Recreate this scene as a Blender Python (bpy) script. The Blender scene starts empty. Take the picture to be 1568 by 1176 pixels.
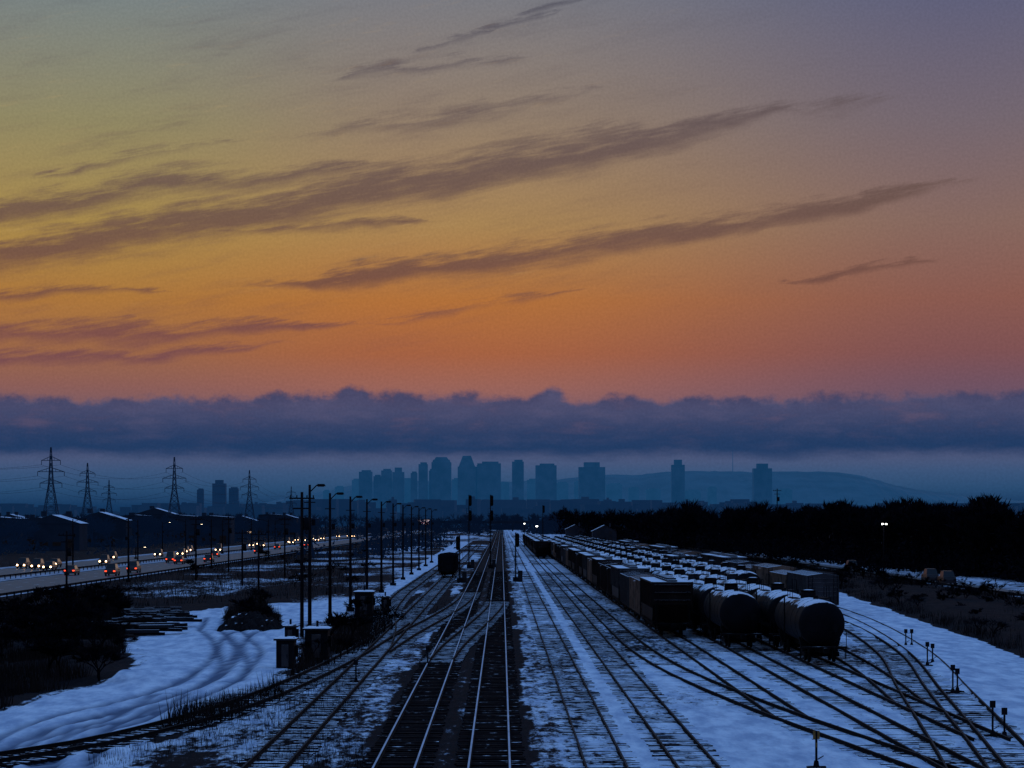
import bpy, math, random
import numpy as np
from mathutils import Vector, Matrix
random.seed(7); rng=np.random.default_rng(7)
H=9.1; F=3571.0; VX=768.0; HY=798.0      # eye height above rail (m) and lens calibration
def gp(px,py,z=0.0):
    d=F*(H-z)/(py-HY); return ((px-VX)*d/F, d)
def bx(px,d): return (px-VX)*d/F
def lin(c):
    o=[]
    for v in c[:3]:
        v=v/255.0
        o.append(v/12.92 if v<=0.04045 else ((v+0.055)/1.055)**2.4)
    return (o[0],o[1],o[2],1.0)
scene=bpy.context.scene
scene.view_settings.view_transform='Standard'; scene.view_settings.look='None'
scene.view_settings.exposure=0; scene.view_settings.gamma=1
# ---------------------------------------------------------------- node helpers
class NT:
    def __init__(s,nt): s.nt=nt
    def n(s,t): return s.nt.nodes.new(t)
    def put(s,inp,v):
        if isinstance(v,S): s.nt.links.new(v.o,inp)
        elif v is not None: inp.default_value=v
    def m(s,op,a,b=None,c=None,clamp=False):
        n=s.n('ShaderNodeMath'); n.operation=op; n.use_clamp=clamp
        s.put(n.inputs[0],a); s.put(n.inputs[1],b)
        if c is not None: s.put(n.inputs[2],c)
        return S(s,n.outputs[0])
    def ss(s,x,e0,e1,t0=0.0,t1=1.0,smooth=True):
        n=s.n('ShaderNodeMapRange'); n.interpolation_type='SMOOTHSTEP' if smooth else 'LINEAR'
        s.put(n.inputs[0],x); s.put(n.inputs[1],e0); s.put(n.inputs[2],e1); s.put(n.inputs[3],t0); s.put(n.inputs[4],t1)
        return S(s,n.outputs[0])
    def vec(s,x,y,z=0.0):
        n=s.n('ShaderNodeCombineXYZ'); s.put(n.inputs[0],x); s.put(n.inputs[1],y); s.put(n.inputs[2],z); return S(s,n.outputs[0])
    def noise(s,v,scale=1.0,detail=4.0,rough=0.5):
        n=s.n('ShaderNodeTexNoise'); s.put(n.inputs['Vector'],v); n.inputs['Scale'].default_value=scale
        n.inputs['Detail'].default_value=detail; n.inputs['Roughness'].default_value=rough
        return S(s,n.outputs[0])
    def mix(s,f,a,b):
        n=s.n('ShaderNodeMix'); n.data_type='RGBA'; s.put(n.inputs[0],f); s.put(n.inputs[6],a); s.put(n.inputs[7],b)
        return S(s,n.outputs[2])
    def ramp(s,f,stops):
        n=s.n('ShaderNodeValToRGB'); s.put(n.inputs[0],f); e=n.color_ramp.elements
        e[0].position=stops[0][0]; e[0].color=stops[0][1]
        e[1].position=stops[-1][0]; e[1].color=stops[-1][1]
        for p,c in stops[1:-1]:
            k=e.new(p); k.color=c
        return S(s,n.outputs[0])
class S:
    def __init__(s,T,o): s.T=T; s.o=o
    def __add__(s,b): return s.T.m('ADD',s,b)
    def __radd__(s,b): return s.T.m('ADD',s,b)
    def __sub__(s,b): return s.T.m('SUBTRACT',s,b)
    def __rsub__(s,b): return s.T.m('SUBTRACT',b,s)
    def __mul__(s,b): return s.T.m('MULTIPLY',s,b)
    def __rmul__(s,b): return s.T.m('MULTIPLY',s,b)
    def __truediv__(s,b): return s.T.m('DIVIDE',s,b)
# ---------------------------------------------------------------- world sky
w=bpy.data.worlds.new("World"); scene.world=w; w.use_nodes=True
try: w.cycles.sampling_method='NONE'
except Exception as ex: print(ex)
w.node_tree.nodes.clear(); T=NT(w.node_tree)
tc=T.n('ShaderNodeTexCoord'); sp=T.n('ShaderNodeSeparateXYZ'); w.node_tree.links.new(tc.outputs['Generated'],sp.inputs[0])
dx,dy,dz=[S(T,sp.outputs[i]) for i in range(3)]
az=T.m('ARCTAN2',dx,dy); el=T.m('ARCTAN2',dz,T.m('SQRT',dx*dx+dy*dy))
X=az*F+VX            # bearing, in 1/3571 rad, from the track axis
V=el*F               # elevation, same unit
Y=HY-V
def st(l): return [(max(0,v)/2000.0,lin(c)) for v,c in l]
low=[(0,(12,42,76)),(22,(20,54,92)),(50,(42,76,114)),(75,(58,84,122)),(105,(80,88,122))]
hi=[(1100,(106,132,166)),(1500,(104,144,200)),(2000,(104,147,210))]
rc=T.ramp(V/2000.0,st(low+[(205,(154,100,90)),(255,(166,98,66)),(335,(178,112,58)),(450,(168,132,84)),(600,(146,126,106)),(800,(120,122,130))]+hi))
rl=T.ramp(V/2000.0,st(low+[(205,(140,94,88)),(255,(154,102,72)),(335,(172,118,60)),(450,(168,138,76)),(600,(144,136,100)),(800,(118,130,134))]+hi))
rr=T.ramp(V/2000.0,st(low+[(205,(112,82,98)),(255,(126,82,84)),(335,(138,90,80)),(450,(134,104,96)),(600,(116,103,112)),(800,(92,95,124))]+hi))
base=T.mix(T.ss(X,150,650),rl,rc); base=T.mix(T.ss(X,700,1500),base,rr)
wrp=(T.noise(T.vec(X*0.006,Y*0.012),1.0,3.0)-0.5)*50
fibA=T.noise(T.vec((X-Y*0.3)*0.010,(Y+X*0.19)*0.085),1.0,6.0,0.66)
fib2=T.noise(T.vec(X*0.004,(Y+X*0.19)*0.022),1.0,5.0,0.6)
Yw=Y+wrp+(fibA-0.5)*26
streaks=[ # x0,y0,x1,y1,bow,halfwidth,gain
 (-300,462,1330,160,-4,56,1.0),(-250,402,640,255,-26,36,.85),(240,362,680,345,0,22,.75),(40,288,400,215,0,16,.65),
 (330,452,1520,288,6,34,1.0),(680,424,1120,350,0,18,.65),(-200,464,300,448,0,16,.75),(-300,532,580,498,0,28,.95),(-150,566,470,530,0,20,.8),
 (1180,434,1450,402,0,12,.75),(540,500,920,448,0,14,.6),(480,136,840,92,-6,18,.6),(620,92,770,56,0,9,.6),(720,62,870,28,0,9,.7),(780,38,910,8,0,8,.65),(420,222,950,142,0,26,.5),
 (980,210,1400,160,0,26,.5)]
cl=None
for x0,y0,x1,y1,bow,hw,g in streaks:
    s=T.m('MULTIPLY',X-x0,1.0/(x1-x0),clamp=True)
    par=s*(1.0-s)*4.0
    yc=s*(y1-y0)+y0
    if bow: yc=yc+par*bow
    a=(1.0-T.m('ABSOLUTE',Yw-yc)/(par*hw+0.5))*g
    a=T.m('MULTIPLY',a,T.m('MULTIPLY',par,2.2,clamp=True))
    cl=a if cl is None else T.m('MAXIMUM',cl,a)
cl=T.m('MAXIMUM',cl,0.0)
en=T.ss(cl,0,0.3)
cl=T.ss(cl*0.95+(fibA-0.5)*en*1.5+(fib2-0.5)*en*1.0,0.02,0.95)
veil=T.ss(fib2,0.45,0.72)*T.ss(V,200,340)*T.ss(V,1500,900)*T.ss(X,1600,500)*0.42
cl=T.m('MAXIMUM',cl,veil*T.ss(fibA,0.3,0.65))
ccol=T.ramp(V/2000.0,st([(200,(112,72,86)),(280,(120,76,76)),(360,(112,76,68)),(480,(106,82,76)),(620,(98,84,86)),(800,(84,85,98)),(1500,(94,118,158))]))
col=T.mix(cl*0.88,base,ccol)
wis=T.ss(fibA,0.55,0.8)*T.ss(V,260,420)*T.ss(V,1000,600)*T.ss(X,1300,600)*0.18
col=T.mix(wis,col,lin((200,165,110)))
def gau(c,wd,h):
    t=(X-c)/wd; return T.m('EXPONENT',t*t*-1.0)*h
n1=T.noise(T.vec(X*0.012,Y*0.016),1.0,7.0,0.62)
n2=T.noise(T.vec(X*0.0035,0.3),1.0,2.0)
top=606.0-(n1-0.5)*72-(n2-0.5)*24-gau(845,24,20)-gau(690,50,8)-gau(262,32,10)-gau(545,30,9)-gau(1380,60,6)
n3=T.noise(T.vec(X*0.007,Y*0.024),1.0,6.0,0.62)
bm=T.ss(Y-top,-3,14)*T.ss(Y+(n3-0.5)*34,710,684)
bcol=T.mix(T.ss(Y+(n3-0.5)*130,590,684),lin((82,82,114)),lin((30,58,98)))
bcol=T.mix(T.ss(n3,0.48,0.72)*T.ss(Y,695,635)*0.6,bcol,lin((104,88,112)))
rim=T.ss(Y-top,36,2)*T.ss(n1,0.42,0.6)*0.65
bcol=T.mix(rim,bcol,lin((48,55,90)))
col=T.mix(bm*0.97,col,bcol)
grain=T.noise(T.vec(X*0.25,Y*0.25),1.0,1.0)
hsv=T.n('ShaderNodeHueSaturation'); T.put(hsv.inputs['Color'],col); T.put(hsv.inputs['Value'],T.ss(grain,0.2,0.8,0.92,1.06,False)); hsv.inputs['Saturation'].default_value=1.0
bg=T.n('ShaderNodeBackground'); w.node_tree.links.new(hsv.outputs[0],bg.inputs[0]); bg.inputs[1].default_value=1.0
ow=T.n('ShaderNodeOutputWorld'); w.node_tree.links.new(bg.outputs[0],ow.inputs[0])
# ---------------------------------------------------------------- materials
def mat(name,c,rough=0.8,metal=0.0,var=0.25,nscale=2.0,snow=None,haze=None,bump=0.0,emit=None,es=1.0,c2=None,snown=0.55,spec=0.2,sns=1.1):
    m=bpy.data.materials.new(name); m.use_nodes=True; t=NT(m.node_tree); b=m.node_tree.nodes['Principled BSDF']
    b.inputs['Specular IOR Level'].default_value=spec
    g=t.n('ShaderNodeNewGeometry'); pos=S(t,g.outputs['Position'])
    nz=t.noise(pos,nscale,4.0,0.6)
    lo=tuple(v*(1-var) for v in c[:3])+(1,); hi_=tuple(min(1,v*(1+var)) for v in c[:3])+(1,)
    if c2: hi_=tuple(c2)+(1.0,)
    cc=t.mix(t.ss(nz,0.3,0.7),lo,hi_); rr_=rough
    if snow is not None:
        sx=t.n('ShaderNodeSeparateXYZ'); m.node_tree.links.new(g.outputs['Normal'],sx.inputs[0])
        n2=t.noise(pos,sns,5.0,0.65)
        f=t.ss(S(t,sx.outputs[2])+(n2-0.5)*snown,snow-0.03,snow+0.03)
        cc=t.mix(f,cc,(0.74,0.79,0.87,1)); rr_=t.ss(f,0,1,rough,0.9)
        t.put(b.inputs['Metallic'],t.ss(f,0,1,metal,0.0))
    else: b.inputs['Metallic'].default_value=metal
    t.put(b.inputs['Base Color'],cc); t.put(b.inputs['Roughness'],rr_)
    if bump:
        bn=t.n('ShaderNodeBump'); bn.inputs['Strength'].default_value=bump; t.put(bn.inputs['Height'],nz); m.node_tree.links.new(bn.outputs[0],b.inputs['Normal'])
    if haze: b.inputs['Emission Color'].default_value=lin(haze); b.inputs['Emission Strength'].default_value=1.0  # aerial haze painted in as an even blue glow of the surface
    if emit: b.inputs['Emission Color'].default_value=tuple(emit)+(1,); b.inputs['Emission Strength'].default_value=es
    return m
MT={}
MT['rail_shiny']=mat('polished_rail_steel',(0.42,0.45,0.52),0.55,0.2,0.2,0.4,spec=0.35)
MT['rail_dull']=mat('rusty_rail_steel',(0.03,0.025,0.025),0.8,0.0,0.5,0.5,spec=0.1)
MT['rail_side']=mat('dark_rail_web',(0.008,0.007,0.008),0.9,0.0,spec=0.05)
MT['tie']=mat('creosoted_tie_wood',(0.007,0.006,0.008),0.95,0,0.5,3.0,snow=1.08,snown=0.6,spec=0.05)
MT['tie_snow']=mat('snowy_tie_wood',(0.012,0.010,0.012),0.95,0,0.4,3.0,snow=0.98,snown=0.9,spec=0.05)
MT['tank']=mat('black_tank_paint',(0.004,0.004,0.006),0.7,0.0,0.4,0.6,snow=0.72,snown=0.8,spec=0.06,sns=0.7)
MT['tankgrey']=mat('grey_tank_paint',(0.016,0.017,0.021),0.7,0.0,0.3,0.6,snow=0.68,snown=0.8,spec=0.06,sns=0.7)
MT['under']=mat('bogie_steel',(0.005,0.005,0.006),0.9,0.0,0.4,3.0,snow=1.05,snown=0.3,spec=0.05)
MT['box_a']=mat('boxcar_brown_paint',(0.013,0.008,0.008),0.85,0,0.35,0.8,snow=0.80,snown=0.7,spec=0.08)
MT['box_b']=mat('boxcar_tan_paint',(0.13,0.085,0.065),0.85,0,0.45,0.8,snow=0.80,snown=0.7,spec=0.1)
MT['hop']=mat('hopper_grey_paint',(0.034,0.032,0.036),0.85,0,0.3,0.8,snow=0.78,snown=0.7,spec=0.1)
MT['dark']=mat('dark_painted_steel',(0.005,0.006,0.009),0.8,0.0,0.3,spec=0.06)
MT['darksnow']=mat('snowy_dark_roofing',(0.01,0.01,0.014),0.8,0,0.3,1.0,snow=0.8,snown=0.8)
MT['dirt']=mat('frozen_dirt',(0.012,0.010,0.011),0.95,0,0.4,1.0,snow=1.0,snown=0.7,spec=0.05)
MT['wood']=mat('weathered_pole_wood',(0.008,0.007,0.009),0.9,0,0.3,2.0,spec=0.05)
MT['grass']=mat('dry_grass',(0.012,0.009,0.009),0.95,0,0.6,0.3,spec=0.05)
MT['twig']=mat('bare_twigs',(0.005,0.005,0.008),0.95,0,0.4,0.1,spec=0.02)
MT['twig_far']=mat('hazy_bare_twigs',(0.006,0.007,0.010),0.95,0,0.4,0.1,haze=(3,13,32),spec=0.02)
MT['pylon']=mat('galvanised_lattice',(0.008,0.009,0.012),0.8,0.0,0.2,1.0,haze=(3,14,34),spec=0.1)  # includes a faint blue glow standing in for haze
MT['asph']=mat('wet_asphalt',(0.018,0.020,0.026),0.5,0,0.3,0.4,c2=(0.045,0.05,0.06),spec=0.35)
MT['slush']=mat('slushy_road_snow',(0.34,0.37,0.43),0.85,0,0.6,0.3)
MT['line']=mat('road_marking_paint',(0.4,0.4,0.4),0.7,0,0.3,0.6)
MT['wall']=mat('warehouse_wall',(0.008,0.010,0.015),0.9,0,0.4,0.2,snow=0.85,snown=1.0,haze=(2,8,22),spec=0.05,sns=0.15)  # walls emit a little blue in place of distance haze
MT['wall2']=mat('house_siding',(0.02,0.02,0.026),0.9,0,0.3,0.2,snow=0.85,snown=0.9)
MT['glass']=mat('dark_window_glass',(0.006,0.007,0.010),0.3,0,0.1,1.0,spec=0.3)
MT['carp']=mat('car_paint',(0.010,0.012,0.018),0.4,0.1,0.2,0.02,c2=(0.04,0.04,0.05),spec=0.3)
MT['tyre']=mat('tyre_rubber',(0.01,0.01,0.01),0.9)
MT['head']=mat('headlight_lens',(0.8,0.8,0.8),emit=(1.0,0.60,0.30),es=10)
MT['tail']=mat('taillight_lens',(0.4,0.02,0.02),emit=(1.0,0.07,0.02),es=2.5)
MT['lamp']=mat('lit_lamp_lens',(0.8,0.8,0.8),emit=(1.0,0.80,0.52),es=7)
MT['whitelamp']=mat('white_lamp_lens',(0.8,0.8,0.8),emit=(0.95,0.95,0.85),es=8)
MT['win']=mat('lit_window',(0.5,0.4,0.3),emit=(1.0,0.6,0.3),es=0.8)
MT['bbw']=mat('billboard_panel',(0.5,0.5,0.5),emit=(0.75,0.55,0.55),es=0.7)
MT['bbr']=mat('billboard_red_panel',(0.3,0.05,0.05),emit=(0.6,0.10,0.08),es=0.6)
MT['sky1']=mat('hazy_tower_facade',(0.03,0.04,0.05),0.9,0,0.5,0.03,haze=(13,52,87))  # skyline, hill and city blocks carry their haze as painted blue emission
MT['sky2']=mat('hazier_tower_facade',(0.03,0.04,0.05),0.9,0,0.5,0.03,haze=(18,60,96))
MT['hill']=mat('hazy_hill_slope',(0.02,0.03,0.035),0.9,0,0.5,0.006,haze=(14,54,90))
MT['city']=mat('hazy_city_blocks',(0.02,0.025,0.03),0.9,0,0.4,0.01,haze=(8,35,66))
MT['yellow']=mat('faded_yellow_paint',(0.2,0.11,0.03),0.7)
# ---------------------------------------------------------------- mesh accumulator
class Acc:
    def __init__(s): s.v=[]; s.f=[]; s.m=[]; s.ms=[]; s.sm=[]
    def mi(s,k):
        if k not in s.ms: s.ms.append(k)
        return s.ms.index(k)
    def face(s,pts,k,sm=False):
        b=len(s.v); s.v+=[tuple(p) for p in pts]; s.f.append(tuple(range(b,b+len(pts)))); s.m.append(s.mi(k)); s.sm.append(sm)
    def box(s,c,z,k,rot=0.0,taper=1.0,tapery=None):
        tapery=taper if tapery is None else tapery
        cx,cy,cz=c; hx,hy,hz=z[0]/2,z[1]/2,z[2]/2; b=len(s.v); ca,sa=math.cos(rot),math.sin(rot)
        for sz in (-1,1):
            tx=taper if sz>0 else 1; ty=tapery if sz>0 else 1
            for sx,sy in ((-1,-1),(1,-1),(1,1),(-1,1)):
                x=sx*hx*tx; y=sy*hy*ty
                s.v.append((cx+x*ca-y*sa,cy+x*sa+y*ca,cz+sz*hz))
        for q in ((0,3,2,1),(4,5,6,7),(0,1,5,4),(1,2,6,5),(2,3,7,6),(3,0,4,7)):
            s.f.append(tuple(b+i for i in q)); s.m.append(s.mi(k)); s.sm.append(False)
    def cyl(s,p0,p1,r0,r1=None,n=8,k='dark',caps=True,sm=True):
        r1=r0 if r1 is None else r1; p0=Vector(p0); p1=Vector(p1); d=(p1-p0).normalized()
        a=d.orthogonal().normalized(); e=d.cross(a); b=len(s.v)
        for p,r in ((p0,r0),(p1,r1)):
            for i in range(n):
                t=2*math.pi*i/n; s.v.append(tuple(p+a*math.cos(t)*r+e*math.sin(t)*r))
        for i in range(n):
            j=(i+1)%n; s.f.append((b+i,b+j,b+n+j,b+n+i)); s.m.append(s.mi(k)); s.sm.append(sm)
        if caps:
            s.f.append(tuple(b+i for i in reversed(range(n)))); s.m.append(s.mi(k)); s.sm.append(False)
            s.f.append(tuple(b+n+i for i in range(n))); s.m.append(s.mi(k)); s.sm.append(False)
    def latheY(s,prof,cx,cz,n,k):
        b=len(s.v); L=len(prof)
        for y,r in prof:
            for i in range(n):
                t=2*math.pi*i/n; s.v.append((cx+r*math.cos(t),y,cz+r*math.sin(t)))
        for j in range(L-1):
            for i in range(n):
                i2=(i+1)%n; s.f.append((b+j*n+i,b+(j+1)*n+i,b+(j+1)*n+i2,b+j*n+i2)); s.m.append(s.mi(k)); s.sm.append(True)
        s.f.append(tuple(b+i for i in range(n))); s.m.append(s.mi(k)); s.sm.append(True)
        s.f.append(tuple(b+(L-1)*n+i for i in reversed(range(n)))); s.m.append(s.mi(k)); s.sm.append(True)
    def mesh(s,name):
        me=bpy.data.meshes.new(name); me.from_pydata(s.v,[],s.f)
        for k in s.ms: me.materials.append(MT[k])
        me.polygons.foreach_set('material_index',s.m); me.polygons.foreach_set('use_smooth',s.sm); me.update(); return me
    def obj(s,name,loc=(0,0,0)):
        return put(name,s.mesh(name),loc)
def put(name,me,loc=(0,0,0),rz=0.0,sc=None):
    o=bpy.data.objects.new(name,me); o.location=loc; o.rotation_euler=(0,0,rz)
    if sc: o.scale=sc
    scene.collection.objects.link(o); return o
def tri_obj(name,tv,k):
    n=len(tv); me=bpy.data.meshes.new(name); me.vertices.add(n*3); me.vertices.foreach_set('co',np.asarray(tv,dtype=np.float32).ravel())
    me.loops.add(n*3); me.loops.foreach_set('vertex_index',np.arange(n*3,dtype=np.int32))
    me.polygons.add(n); me.polygons.foreach_set('loop_start',np.arange(0,n*3,3,dtype=np.int32)); me.polygons.foreach_set('loop_total',np.full(n,3,dtype=np.int32))
    me.materials.append(MT[k]); me.update(); me.validate(); return put(name,me)
# ---------------------------------------------------------------- numpy value noise
def vn(x,y,seed=0):
    xi=np.floor(x).astype(np.int64); yi=np.floor(y).astype(np.int64); fx=x-xi; fy=y-yi
    fx=fx*fx*(3-2*fx); fy=fy*fy*(3-2*fy)
    def h(a,b):
        n=(a*374761393+b*668265263+seed*1442695041)&0xffffffff; n=((n^(n>>13))*1274126177)&0xffffffff; return ((n^(n>>16))&0xffff)/65535.0
    return (h(xi,yi)*(1-fx)+h(xi+1,yi)*fx)*(1-fy)+(h(xi,yi+1)*(1-fx)+h(xi+1,yi+1)*fx)*fy
def fbm(x,y,o=4,seed=0):
    r=0;a=0.5
    for i in range(o): r=r+a*vn(x*2**i,y*2**i,seed+i); a*=0.5
    return r/(1-0.5**o)
def inpoly(x,y,poly):
    r=np.zeros(x.shape,bool); n=len(poly)
    for i in range(n):
        x0,y0=poly[i]; x1,y1=poly[(i+1)%n]
        if y0==y1: continue
        c=((y0>y)!=(y1>y))&(x<(x1-x0)*(y-y0)/(y1-y0)+x0); r^=c
    return r
def spl(pts,step=2.0):
    # Catmull-Rom through the points; segments over 120 m stay straight
    src=[tuple(pts[0])]
    for a,b in zip(pts[:-1],pts[1:]):
        l=math.hypot(b[0]-a[0],b[1]-a[1])
        if l>120:
            e=25.0/l; src.append((a[0]+(b[0]-a[0])*e,a[1]+(b[1]-a[1])*e)); src.append(('S',b)); 
        else: src.append(tuple(b))
    out=[]; cur=[]
    def flush(c):
        if len(c)<2: return list(c)
        P=[c[0]]+list(c)+[c[-1]]; o=[]
        for i in range(1,len(P)-2):
            p0,p1,p2,p3=[np.array(q,float) for q in P[i-1:i+3]]; n=max(1,int(np.linalg.norm(p2-p1)/step))
            for j in range(n):
                t=j/n; o.append(tuple(0.5*((2*p1)+(-p0+p2)*t+(2*p0-5*p1+4*p2-p3)*t*t+(-p0+3*p1-3*p2+p3)*t**3)))
        o.append(tuple(c[-1])); return o
    for p in src:
        if p[0]=='S': out+=flush(cur); cur=[p[1]]
        else: cur.append(p)
    out+=flush(cur); return out
def dpoly(x,y,pl):
    d=np.full(x.shape,1e9)
    for (x0,y0),(x1,y1) in zip(pl[:-1],pl[1:]):
        vx,vy=x1-x0,y1-y0; t=np.clip(((x-x0)*vx+(y-y0)*vy)/(vx*vx+vy*vy+1e-9),0,1)
        d=np.minimum(d,np.hypot(x-x0-t*vx,y-y0-t*vy))
    return d
# ---------------------------------------------------------------- track layout (metres)
TR=[ # pts, kind
 ([(-3.9,40),(-3.9,2600)],'main'),([(-0.45,40),(-0.45,2600)],'main'),
 ([(3.85,40),(3.85,1600)],'sideb'),([(7.2,40),(7.2,1500)],'sideb'),
 ([(18.5,62),(14.9,93),(12.5,115),(10.6,140),(9.8,165),(9.7,190),(9.7,1300)],'side'),
 ([(13.3,107),(13.3,1300)],'side'),([(16.8,40),(16.8,1300)],'side'),([(20.2,96),(20.2,1200)],'side'),
 ([(20.2,115),(22.4,145),(24.2,190),(24.6,230),(24.6,1100)],'side'),
 ([(13.0,58),(17.1,86),(21.9,124),(26.5,160),(29.8,203),(30.6,245),(30.6,1000)],'side'),
 ([(15.5,58),(19.3,86),(23.9,122),(28.9,162),(33.0,212),(34.8,262),(34.8,1000)],'side'),
 ([(-8.6,40),(-8.6,900)],'left'),
 ([(-25,74),(-19,88.5),(-15.6,98),(-12.3,119),(-10,157),(-8.8,205)],'left'),
 ([(-8.4,160),(-7.5,185),(-5.7,222),(-4.4,258),(-3.9,295)],'left'),
 ([(-8.6,165),(-9.6,195),(-11.4,235),(-12.3,290),(-12.3,900)],'left'),
 ([(-3.9,150),(-3.4,170),(-2.0,205),(-0.8,240),(-0.45,262)],'left')]
access=[gp(*p) for p in [(-60,1230),(-60,1120),(60,1070),(170,1045),(250,1010),(215,985),(262,942),(345,928),(352,962),(420,958),(450,942),(455,1000),(430,1030),(370,1052),(290,1085),(200,1112),(130,1150),(110,1176),(150,1230)]]
patches=[[gp(*p) for p in q] for q in [
 [(300,882),(345,884),(385,905),(325,910)],[(400,925),(545,915),(525,955),(440,950)],
 [(575,910),(697,829),(722,829),(660,875),(618,912),(580,926)],[(-60,938),(150,905),(140,915),(-60,960)],[(560,1000),(640,950),(600,1000),(560,1020)],[(190,935),(270,938),(240,948),(190,945)]]]
darks=[[gp(*p) for p in q] for q in [
 [(-60,960),(130,912),(190,930),(190,1000),(210,1035),(60,1062),(-60,1110)],
 [(345,935),(400,918),(430,950),(410,965),(345,965)],[(200,1125),(420,1050),(440,1070),(330,1110),(240,1140)],
 [(500,960),(590,930),(600,960),(560,1000),(440,1040),(460,1005)],[(600,925),(690,890),(700,935),(640,945)],
 [(-60,870),(560,838),(560,905),(430,918),(260,925),(150,935),(-60,990)]]]
ruts=[[gp(*p) for p in q] for q in [
 [(0,1150),(60,1110),(200,1072),(300,1040),(345,1005),(345,985),(320,965),(330,945)],
 [(10,1165),(80,1122),(215,1084),(325,1048),(372,1010),(378,990),(345,962)],
 [(15,1176),(30,1150),(110,1125),(200,1095),(260,1060)],[(45,1176),(60,1155),(130,1135)],[(100,1176),(115,1150),(180,1120),(270,1075)],
 [(345,1040),(360,1015),(352,990),(375,970),(430,955)]]]
ruts=[spl(r,2.0) for r in ruts]
xs=np.concatenate([-np.geomspace(9000,45.5,46),np.arange(-45,45.01,0.3),np.geomspace(45.5,9000,46)])
ys=[20.0,40.0]; y=55.0
while y<15000:
    ys.append(y); y+= 0.4 if y<130 else (0.8 if y<300 else y*0.006 if y<1200 else y*0.08)
ys=np.array(ys); GX,GY=np.meshgrid(xs,ys)
cov=np.full(GX.shape,0.40)
def setr(mask,v): cov[mask]=v
jx=GX+(fbm(GX*0.3,GY*0.1,3,5)-0.5)*1.6
nb=fbm(GX*0.10,GY*0.03,4,9)
L=(jx<-5.3); cov[L]=0.42+(nb[L]-0.5)*1.3
m=(jx<-5.3)&(jx>-11)&(GY<260); cov[m]=0.50+(nb[m]-0.5)*0.7
setr((GX<-45),0.25)
for q in patches: setr(inpoly(jx,GY,q),0.95)
for q in darks: setr(inpoly(jx,GY,q),0.10)
dk=inpoly(jx,GY,darks[5])&(GX>-57); cov[dk]=0.34+(nb[dk]-0.5)*1.6
setr(inpoly(jx,GY,access),1.25)
R=(jx>1.3)&(jx<60); cov[R]=0.70+(nb[R]-0.5)*0.8
setr((jx>1.2)&(jx<2.4),0.50)
m=(jx>5.0)&(jx<6.1); cov[m]=0.95+(nb[m]-0.5)*0.6
for c in (3.85,7.2): m=(np.abs(jx-c)<1.15); cov[m]=0.57+(nb[m]-0.5)*0.5
edge=np.interp(GY,[60,115,153,229,318,600],[26,31,34.5,39,44,50])
setr((GX>18)&(jx<edge)&(jx>edge-8)&(GY<340),1.1)
setr((jx>edge)&(jx<60),0.08)
setr((jx>=60)&(jx<73),0.80); setr((jx>=73),0.12)
setr((jx>64.5)&(jx<67),0.25)
setr((jx>-5.4)&(jx<1.25),0.15)
setr((jx>-2.55)&(jx<-1.8),0.34)
for pts,kd in TR:
    if kd=='left':
        d=dpoly(GX,GY,spl(pts,6)); m=(d<1.0)&(cov>0.35); cov[m]=0.48
    if kd=='side':
        d=dpoly(GX,GY,spl(pts,8)); m=(d<0.9); cov[m]-=0.08
rut=np.zeros(GX.shape); near=(GY<300)&(GX<0)&(GX>-60)
for r in ruts:
    rx,ry=GX[near],GY[near]; d=dpoly(rx,ry,r); rut[near]=np.maximum(rut[near],np.exp(-((d-0.85)/0.26)**2))
rut*=(0.7+0.8*fbm(GX*0.3,GY*0.1,3,2))
GZ=(fbm(GX*0.7,GY*0.35,4,3)-0.55)*0.10
lf=np.clip((-GX-14)/10,0,1)*np.clip((GX+56)/6,0,1)*np.clip((420-GY)/100,0,1); GZ+=lf*(fbm(GX*0.18,GY*0.08,3,8)-0.5)*1.1
rf=np.clip((jx-edge)/5,0,1)*np.clip((59-GX)/5,0,1); GZ+=rf*(0.5+(fbm(GX*0.2,GY*0.08,3,8))*0.8)
GZ+=((jx<edge)&(jx>edge-7)&(GX>20))*0.12
flat=(np.abs(GX+80)<26)|((GX>59)&(GX<74)); GZ[flat]=-0.03
GZ-=rut*0.14
m=(GX>-6)&(GX<1.3); GZ[m]-=0.03
nr,nc=GX.shape; me=bpy.data.meshes.new('ground'); me.vertices.add(nr*nc)
me.vertices.foreach_set('co',np.stack([GX,GY,GZ],-1).astype(np.float32).ravel())
i=np.arange((nr-1)*(nc-1)); rr0=i//(nc-1); c0=i%(nc-1); a=rr0*nc+c0
q=np.stack([a,a+1,a+nc+1,a+nc],-1).astype(np.int32); me.loops.add(q.size); me.loops.foreach_set('vertex_index',q.ravel())
me.polygons.add(len(q)); me.polygons.foreach_set('loop_start',np.arange(0,q.size,4,dtype=np.int32)); me.polygons.foreach_set('loop_total',np.full(len(q),4,dtype=np.int32))
me.polygons.foreach_set('use_smooth',np.ones(len(q),bool)); me.update()
at=me.attributes.new('cover','FLOAT','POINT'); at.data.foreach_set('value',cov.astype(np.float32).ravel())
at=me.attributes.new('rut','FLOAT','POINT'); at.data.foreach_set('value',rut.astype(np.float32).ravel())
gm=bpy.data.materials.new('snow_over_ballast'); gm.use_nodes=True; t=NT(gm.node_tree); b=gm.node_tree.nodes['Principled BSDF']; b.inputs['Specular IOR Level'].default_value=0.05
g=t.n('ShaderNodeNewGeometry'); s3=t.n('ShaderNodeSeparateXYZ'); gm.node_tree.links.new(g.outputs['Position'],s3.inputs[0])
px_,py_=S(t,s3.outputs[0]),S(t,s3.outputs[1])
def attr(n_):
    a_=t.n('ShaderNodeAttribute'); a_.attribute_name=n_; return S(t,a_.outputs['Fac'])
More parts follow.
